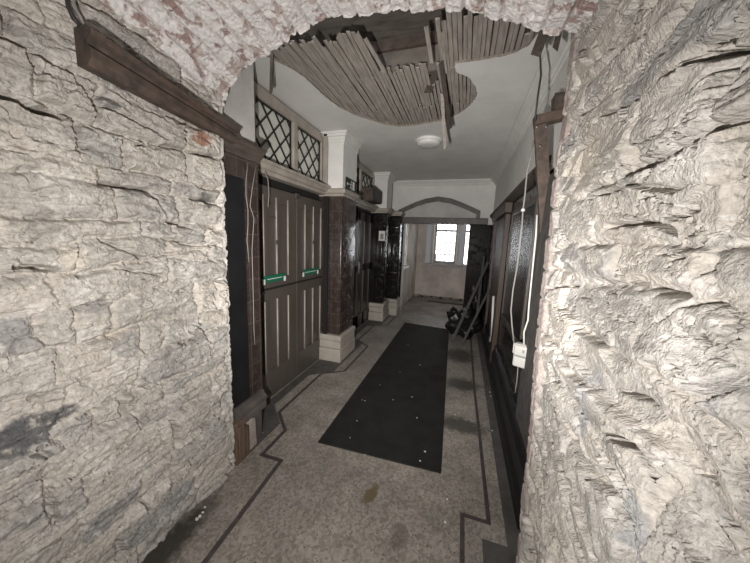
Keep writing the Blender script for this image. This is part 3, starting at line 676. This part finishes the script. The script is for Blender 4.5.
# timber blocks at the broken base of the pier
wb = MB(); wb.box(-1.398, -1.335, 1.345, 1.43, .0, .30, .004).box(-1.398, -1.345, 1.432, 1.475, .0, .215, .004).box(-1.335, -1.322, 1.36, 1.41, .03, .27, .003)
tag(wb.build('timber_block', 'wood_block'), 'split raw brown timber block standing at the foot of the left wall', 'timber block')
tag(MB().prism([(-1.397, 1.49, 0.0), (-1.397, 1.56, 0.0), (-1.397, 1.55, .22), (-1.397, 1.52, .235), (-1.397, 1.50, .16)], (.04, 0, 0)).build('loose_plaster_lump', 'rubble'), 'pale plaster lump under the skirting fragment', 'plaster lump')

# cables on the pier edge
q = lambda px, py: onx(px, py, -1.37)
tag(MB().tube([q(256, 166), q(252, 190), q(250, 206), q(254, 218), q(252, 250), q(253, 285), q(254, 330), q(255, 345)], .0026).build('cable', 'cable_grey', smooth=True), 'thin grey cable running down the tiled pier edge', 'cable')
tag(MB().tube([q(248, 163), q(246, 180), q(246, 196), q(248, 210), q(248, 225), q(247, 240), q(249, 262)], .0025).build('cable', 'cable_grey', smooth=True), 'second thin cable looping beside the tiled pier edge', 'cable')
q = lambda px, py: onx(px, py, -1.54)
tag(MB().tube([q(265, 172), q(268, 180), q(269, 194), q(268, 207)], .0035).build('cable', 'cable_grey', smooth=True), 'short cable end dangling from the cream lintel', 'cable')

# exit sign on second pier
sg = MB().box(-1.392, -1.378, 3.165, 3.50, 2.125, 2.265, .003).build('exit_sign', 'sign_green'); tag(sg, 'dark green exit sign with running figure on the white pilaster', 'sign')
f = MB(); x0, x1 = -1.3778, -1.3765
f.box(x0, x1, 3.36, 3.42, 2.145, 2.245).box(x0, x1, 3.185, 3.25, 2.188, 2.20)
f.beam(((x0+x1)/2, 3.185, 2.194), ((x0+x1)/2, 3.205, 2.212), .001, .006, up=(1, 0, 0)).beam(((x0+x1)/2, 3.185, 2.194), ((x0+x1)/2, 3.205, 2.176), .006, .001)
for a, b in (((3.31, 2.215), (3.295, 2.18)), ((3.295, 2.18), (3.33, 2.165)), ((3.33, 2.165), (3.33, 2.14)), ((3.295, 2.18), (3.28, 2.145)), ((3.31, 2.21), (3.34, 2.195)), ((3.31, 2.21), (3.275, 2.20))):
    f.beam((x1-.0004, a[0], a[1]), (x1-.0004, b[0], b[1]), .009, .0012, up=(1, 0, 0))
f.lathe([(.011, -.0006), (.011, .0006)], (x1-.0004, 3.317, 2.235), 'X', 14)
f.build('pictogram', 'white', sg)
# brown box on the lintel
bx = MB().box(-1.60, -1.42, 4.32, 4.78, 2.151, 2.36, .006).build('electrical_box', 'rust'); tag(bx, 'small brown box standing on the lintel before the far fanlight', 'box')
MB().box(-1.42, -1.408, 4.34, 4.77, 2.16, 2.35, .003).build('front_cover', 'black', bx)
# paper notice
pn = MB().box(-1.515, -1.395, 5.032, 5.0385, 1.53, 1.71).build('paper_notice', 'paper'); tag(pn, 'white paper notice on the far tiled pilaster', 'notice')
MB().box(-1.485, -1.425, 5.030, 5.0325, 1.56, 1.66).build('printed_area', 'grey', pn)

# ceiling lamp
cl = empty('ceiling_light', (-.50, 3.55, ZC), 'round white ceiling light beyond the hole', 'lamp')
MB().lathe([(.155, 0), (.155, -.022), (.14, -.026)], (-.50, 3.55, ZC)).build('base', 'white', cl, True)
MB().lathe([(.138, -.024), (.136, -.045), (.12, -.062), (.08, -.07), (.02, -.073)], (-.50, 3.55, ZC)).build('diffuser', 'offwhite', cl, True)

# loose laths
def lath(p, q_, label, m='lath', w=.026, th=.008, up=(0, 1, 0), jag=.02):
    return tag(MB().beam(p, q_, w, th, up=up, jag=jag).build('loose_lath', m), label, 'lath', None)
pz = lambda px, py, z: Vector(onz(px, py, z))
lath(pz(365, 38, 2.78), pz(385, 72, 2.735), 'pale lath crossing the left end of the square gap', w=.026, up=(0, 0, 1))
lath(pz(426, 26, 2.79), pz(432, 64, 2.74), 'pale lath crossing the right end of the square gap', w=.024, up=(0, 0, 1))
lath(pz(441, 32, 2.77), pz(446, 72, 2.732), 'split pale lath with a forked end by the square gap', w=.022, up=(0, 0, 1))
lath(pz(441, 62, 2.735), Vector(ony(450, 128, 2.75)), 'long dark lath hanging below the hole toward the ceiling light', 'oldwood', w=.034, up=(0, 1, 0))
lath(pz(442, 92, 2.735), Vector(ony(445, 148, 2.86)), 'grey lath hanging lowest from the hole edge', 'lath', w=.026, up=(0, 1, 0))
lath(pz(428, 92, 2.735), Vector(ony(438, 68, 2.30)), 'short broken dark lath tilted inside the hole', 'oldwood', w=.06, up=(0, 0, 1))
lath(Vector(ony(272, 52, 1.76)), Vector(ony(271, 93, 1.76)), 'dark splinter hanging in front of the lattice fanlight', 'oldwood', w=.022, up=(0, 1, 0))
lath(Vector(ony(548, 22, 1.60)), Vector(ony(536, 54, 1.60)), 'broad dark splinter hanging under the right end of the arch', 'oldwood', w=.045, up=(0, 1, 0), jag=.03)
lath(Vector(ony(561, 24, 1.62)), Vector(ony(555, 50, 1.62)), 'narrow dark splinter hanging closest to the right stone wall', 'oldwood', w=.025, up=(0, 1, 0), jag=.02)
# right hand ceiling wire
q = lambda px, py: ony(px, py, 1.8)
tag(MB().tube([q(541, 28), q(540, 50), q(541, 75), q(538, 95), q(535, 121)], .005).build('cable', 'cable_black', smooth=True), 'dark cable hanging from the arch down to the rusty bracket', 'cable')
# rusty bracket and batten
yb = 1.86
rb = empty('bracket', tuple(ony(540, 121, yb)), 'rusty brown bracket with a square box at the right stone edge', 'bracket')
A_, B_ = Vector(ony(534, 122, yb)), Vector(ony(572, 113, yb))
MB().beam(A_, B_, .06, .05).build('arm', 'rust', rb)
bb = [Vector(ony(*p, yb)) for p in ((555, 94), (572, 92), (572, 113), (555, 115))]
MB().prism([tuple(v) for v in bb], (0, .07, 0)).build('box', 'oldwood', rb)
fr = MB()
for i in range(4): fr.beam(bb[i]-Vector((0, .004, 0)), bb[(i+1) % 4]-Vector((0, .004, 0)), .008, .006)
fr.build('rim', 'rust', rb)
pb = MB().beam(Vector(ony(540, 119, yb)), Vector(ony(546, 240, 1.93)), .062, .03, up=(0, 1, 0)); pb.build('post', 'rust', rb)
for px, py in ((537, 127), (546, 127), (540, 146)):
    MB().lathe([(.005, 0), (.005, -.006), (.001, -.008)], tuple(Vector(ony(px, py, yb-.016))), 'Y', 10).build('bolt', 'metal', rb)

# switch box and its cables
yb = 1.93
c = Vector(ony(523, 356, yb))
sb = empty('alarm_box', tuple(c), 'white plastic box hanging from cables on the right wall', 'switch box')
a = math.radians(-24); rot = Matrix.Rotation(a, 4, 'Z')
def rbox(mb, x0, x1, y0, y1, z0, z1, bev):
    t = MB().box(x0, x1, y0, y1, z0, z1, bev, 3).bm; bmesh.ops.transform(t, matrix=Matrix.Translation(c) @ rot, verts=t.verts[:]); mb._add(t); return mb
rbox(MB(), -.055, .055, -.02, .04, -.078, .078, .012).build('back_box', 'box_plastic', sb, True)
rbox(rbox(MB(), -.048, .052, -.034, -.02, .006, .072, .006), -.048, .052, -.030, -.02, -.07, -.002, .006).build('cover', 'box_plastic', sb, True)
rbox(MB(), .0, .012, -.037, -.033, .03, .05, .002).build('indicator', 'grey', sb)
rbox(MB(), -.066, -.05, .0, .03, .0, .07, .006).build('cable_gland', 'box_plastic', sb, True)
rbox(MB(), -.044, .048, -.0355, -.029, -.0035, .0075, .0005).build('seam', 'grey', sb)
q = lambda px, py, y=1.93: Vector(ony(px, py, y))
k1 = MB().tube([q(534, 140), q(530, 160), q(527, 172), q(525, 195), q(523, 210), q(522, 225), q(519, 250), q(517, 268), q(513, 290), q(511, 310), q(512, 325), q(514, 343)], .0045)
o = k1.build('cable', 'cable_grey', smooth=True); tag(o, 'grey cable with a clip running down to the left of the white box', 'cable')
MB().lathe([(.009, -.008), (.012, 0), (.009, .008)], tuple(q(523, 210)), 'Z', 12).build('cable_clip', 'cable_white', o, True)
tag(MB().tube([q(537, 215), q(536, 235), q(534, 255), q(532, 275), q(529, 305), q(528, 320), q(524, 332), q(524, 346)], .005).build('cable', 'cable_white', smooth=True), 'white cable running straight down into the top of the white box', 'cable')
tag(MB().tube([q(518, 367), q(517, 380), q(515, 393)], .003).build('cable', 'cable_grey', smooth=True), 'short thin cable end under the white box', 'cable')

# brown wooden doorway on the right wall
wd = empty('door_3', (XW, 4.1, 0), 'brown wooden doorway casing on the right tiled wall', 'door', kind='structure')
MB().box(XW-.06, XW-.001, 3.52, 3.66, .0, 1.898, .008).build('door_post', 'brown', wd); MB().box(XW-.06, XW-.001, 4.70, 4.84, .0, 1.898, .008).build('door_post', 'brown', wd)
MB().box(XW-.085, XW-.001, 3.46, 4.90, 1.90, 2.018, .01).build('head', 'brown', wd); MB().box(XW-.03, XW-.001, 3.67, 4.69, .02, 1.898, .004).build('door_leaf', 'brown', wd)
# glazed panel in the right wall
gp = empty('window_6', (XW, 2.75, 1.3), 'dark glossy framed panel mirroring the daylight on the right wall', 'window', kind='structure')
pf = MB()
pf.box(XW-.022, XW-.001, 2.25, 2.30, .75, 1.90, .004).box(XW-.022, XW-.001, 3.30, 3.35, .75, 1.90, .004).box(XW-.022, XW-.001, 2.30, 3.30, 1.85, 1.90, .004).box(XW-.022, XW-.001, 2.30, 3.30, .75, .80, .004)
pf.build('frame', 'darkdoor', gp)
MB().box(XW-.010, XW-.002, 2.30, 3.30, .80, 1.85).build('pane', mat('dark pane', (.008, .008, .008), .05, bump=.45, bscale=55, spec=.1), gp)

# white pipe with fitting
p0, p1 = Vector(ony(493.5, 296, 3.75)), Vector(ony(491.5, 338, 3.75))
wp = MB().tube([p0, p1], .014, 12).build('waste_pipe', 'cable_white', smooth=True); tag(wp, 'short white pipe standing by the brown doorway', 'pipe')
MB().lathe([(.024, -.05), (.028, -.04), (.028, .01), (.018, .02)], tuple(p1), 'Z', 16).build('fitting', 'cable_grey', wp, True)

# planks leaning against the right wall
for (pf_, pt_, yy0, yy1, w, lb) in (((452, 352), (488, 262), 4.35, 4.75, .04, 'longest grey plank leaning against the brown doorway'), ((462, 352), (489, 290), 4.25, 4.5, .03, 'second grey plank leaning low beside the longest plank'), ((474, 330), (484, 256), 4.9, 5.1, .035, 'steep dark plank leaning behind the longest plank')):
    p = Vector(onz(*pf_, 0)); p.y = yy0; p.x = ony(pf_[0], 340, yy0)[0]; p.z = .03
    tag(MB().beam(p, Vector(ony(*pt_, yy1)), w, .025, up=(0, -1, .3)).build('plank', 'plank'), lb, 'plank')
# black rubbish bags
pebble('rubbish_bag', (.12, 4.70, 0), (.21, .24, .22), 'bag', 3, label='crumpled black rubbish bag nearest beside the end of the mat', cat='bag', sub=4, rough=.55)
pebble('rubbish_bag', (-.04, 5.22, 0), (.13, .13, .15), 'bag', 5, label='black rubbish bag heaped in front of the end opening', cat='bag', sub=4, rough=.6)
pebble('rubbish_bag', (.28, 5.5, 0), (.10, .15, .36), 'bag', 9, label='tall black rubbish bag standing behind the leaning planks', cat='bag', sub=4, rough=.5)

# rubber mat
mt = MB().prism([(-.935, 1.726, .002), (-.02, 1.754, .002), (-.128, 5.02, .002), (-.945, 5.10, .002)], (0, 0, .011)).build('rubber_mat', 'rubber')
tag(mt, 'long black rubber mat lying along the corridor floor', 'mat')
fl0 = None
for i, (px, py) in enumerate([(365, 401), (362, 400), (393, 400), (412, 397), (417, 418), (350, 438), (365, 455), (420, 461), (357, 421), (425, 452), (400, 372), (420, 365), (408, 345), (380, 385)]):
    p = onz(px, py, .013); s_ = random.uniform(.004, .009)
    pebble('plaster_flake', (p[0], p[1], .0128), (s_, s_*.8, s_*.35), 'flake', 100+i, label='tiny white plaster flake lying on the black mat', cat='plaster flake', group='plaster flakes on the black mat', sub=1)
for i, (px, py) in enumerate([(455, 415), (492, 431), (200, 517), (203, 513), (197, 520), (445, 523), (447, 500), (205, 508), (509, 396), (505, 399)]):
    p = onz(px, py, 0); s_ = random.uniform(.006, .012)
    if px > 500: p = onz(px, py, .0); p[0] = .39
    pebble('plaster_flake', (p[0], p[1], .001), (s_, s_*.8, s_*.5), 'flake', 140+i, label='tiny pale plaster crumb lying on the bare terrazzo', cat='plaster flake', group='plaster crumbs on the floor', sub=1)

# ------------------------------------------------------------------ the bright room beyond
yB = 8.1
rw = MB(); X0, X1 = -2.5, 1.5
op = [(-.82, -.17), (.015, .45)]; zs, zh = .95, 2.5
xs = X0
for a, b in op: rw.box(xs, a, yB, yB+.3, 0, 3.1); rw.box(a, b, yB, yB+.3, 0, zs); rw.box(a, b, yB, yB+.3, zh, 3.1); xs = b
rw.box(xs, X1, yB, yB+.3, 0, 3.1)
S(rw.build('wall_far', 'room'), 'stained cream far wall of the end room below the windows', 'wall')
XR0 = -1.27; sw = MB(); ya, yb_ = 6.16, 6.66
sw.box(XR0-.2, XR0, 6.07, ya, 0, 3.1).box(XR0-.2, XR0, yb_, yB, 0, 3.1).box(XR0-.2, XR0, ya, yb_, 0, zs).box(XR0-.2, XR0, ya, yb_, zh, 3.1)
S(sw.build('wall_left_room', 'room'), 'cream left wall of the end room with a side window', 'wall')
w = MB(); e = .04; xf = XR0-.055
w.box(xf, xf+.05, ya, ya+e, zs, zh, .004).box(xf, xf+.05, yb_-e, yb_, zs, zh, .004).box(xf, xf+.05, ya+e, yb_-e, zs, zs+e, .004).box(xf, xf+.05, ya+e, yb_-e, zh-e, zh, .004)
rwn = w.build('window_3', 'frame'); S(rwn, 'side window in the left wall of the end room', 'window')
MB().box(xf+.02, xf+.024, ya+e, yb_-e, zs+e, zh-e).build('pane', 'glass', rwn)
MB().box(XR0-.11, XR0+.06, ya-.03, yb_+.05, zs-.04, zs, .005).build('window_sill', 'white', rwn)
gb = MB(); gb.box(xf+.015, xf+.03, (ya+yb_)/2-.006, (ya+yb_)/2+.006, zs+e, zh-e)
for z in (1.3, 1.65, 2.0): gb.box(xf+.015, xf+.03, ya+e, yb_-e, z-.006, z+.006)
gb.build('glazing_bars', 'lead', rwn)
S(MB().box(1.5, 1.6, 6.07, 8.4, 0, 3.1).build('wall_right_room', 'room'), 'cream right wall of the end room', 'wall')
S(MB().box(-2.6, 1.6, 5.9, 8.4, 3.1, 3.2).build('ceiling_room', 'plaster'), 'white ceiling of the end room', 'ceiling')
S(MB().box(-2.6, -1.72, 5.85, 6.07, 0, 3.1).build('wall_near_room', 'room'), 'near wall of the end room left of the opening', 'wall')
S(MB().box(.6, 1.6, 5.85, 6.07, 0, 3.1).build('wall_near_right_room', 'room'), 'near wall of the end room right of the opening', 'wall')
for i, (a, b) in enumerate(op):
    n = i+4
    lb = ['central leaded window of the end room', 'right window of the end room seen as a bright strip'][i]
    w = MB(); yf = yB+.10
    e = .07 if i == 0 else .02
    w.box(a, a+e, yf, yf+.06, zs, zh, .004).box(b-e, b, yf, yf+.06, zs, zh, .004).box(a+e, b-e, yf, yf+.06, zs, zs+e, .004).box(a+e, b-e, yf, yf+.06, zh-e, zh, .004)
    w.box(a+e, b-e, yf-.01, yf+.06, 1.84, 1.90, .004)
    r = w.build('window_%d' % n, 'frame'); S(r, lb, 'window')
    MB().box(a+e, b-e, yf+.028, yf+.032, zs+e, zh-e).build('pane', 'glass', r)
    g = MB()
    for k in range(1, 4): xx = a+e+(b-a-2*e)*k/4; g.box(xx-.012, xx+.012, yf+.020, yf+.040, zs+e, zh-e)
    for z in (1.33, 1.54, 1.75, 2.22): g.box(a+e, b-e, yf+.020, yf+.040, z-.012, z+.012)
    g.build('glazing_bars', 'lead', r)
    # opening casement frame low in the window
    if i == 0:
        MB().box(a+e+.005, b-e-.005, yf-.015, yf, 1.19, 1.22).box(a+e+.005, a+e+.03, yf-.015, yf, 1.0, 1.19).box(b-e-.03, b-e-.005, yf-.015, yf, 1.0, 1.19).build('casement', 'dark', r)
    MB().box(a-.06, b+.06, yB-.09, yB+.10, zs-.045, zs, .006).build('window_sill', 'frame', r)
    for xx in (a, b-.012): MB().box(xx, xx+.012, yB-.02, yB+.10, zs, zh).build('reveal', 'white', r)
S(MB().box(-1.02, -.88, yB-.05, yB, .93, 3.1, .01).build('trim_23', 'blue'), 'blue grey boarded reveal left of the central window', 'reveal')
S(MB().box(-.12, .0, yB-.05, yB, .93, 3.1, .01).build('trim_24', 'blue'), 'blue grey boarded reveal right of the central window', 'reveal')
S(MB().box(-1.0, .03, yB-.12, yB, .87, .95, .008).build('trim_26', 'frame'), 'long painted ledge under the central window', 'ledge')
rs = random.Random(5)
for i in range(16):
    x = -1.28+i*.088; y = yB-.14-(i % 2)*.14-rs.uniform(0, .03); s_ = rs.uniform(.022, .045)
    pebble('rubble_lump', (x, y, -.004), (s_*1.3, s_, s_*.7), 'rubble' if i % 3 else 'oldwood', 200+i, label='small rubble lump lying under the central window of the end room', cat='rubble', group='rubble at the foot of the far wall', sub=2)
for px, py, w_, lb in ((452, 304, .3, 'dark broken board lying flat on the end room floor'), (434, 302, .16, 'shorter broken board lying left of the dark board in the end room')):
    p = onz(px, py, 0); tag(MB().box(p[0]-w_, p[0]+w_, p[1]-.05, p[1]+.06, -.004, .022, .004).build('loose_board', 'oldwood'), lb, 'board')

# ------------------------------------------------------------------ light, world, camera
wld = bpy.data.worlds.new('sky'); bpy.context.scene.world = wld; wld.use_nodes = True
bg = wld.node_tree.nodes['Background']; bg.inputs[0].default_value = (.93, .97, 1, 1); bg.inputs[1].default_value = 8
for nm, half, en, ax in (('torch_beam', 46, 278, -.14), ('torch_spill', 89, 116, -.30)):
    fwd = Vector((ax, 1, -.01)).to_track_quat('-Z', 'Y').to_euler()
    ld = bpy.data.lights.new(nm, 'SPOT'); ld.spot_size = math.radians(2*half); ld.spot_blend = 1; ld.shadow_soft_size = .012; ld.energy = en; ld.color = (1, .965, .92)
    lo = bpy.data.objects.new(nm, ld); COL.objects.link(lo); lo.location = (-.20, .02, 1.36); lo.rotation_euler = fwd
cd = bpy.data.cameras.new('camera'); cd.sensor_fit = 'HORIZONTAL'; cd.sensor_width = 36; cd.lens = F/750*36; cd.clip_start = .01
co = bpy.data.objects.new('camera', cd); COL.objects.link(co)
mw = Matrix([[*R[0], CAM[0]], [*R[1], CAM[1]], [*R[2], CAM[2]], [0, 0, 0, 1]]); co.matrix_world = mw
sc = bpy.context.scene; sc.camera = co
vs = sc.view_settings; vs.view_transform = 'Standard'; vs.look = 'None'; vs.gamma = 1; vs.exposure = 0; vs.use_curve_mapping = False
sc.cycles.max_bounces = 8
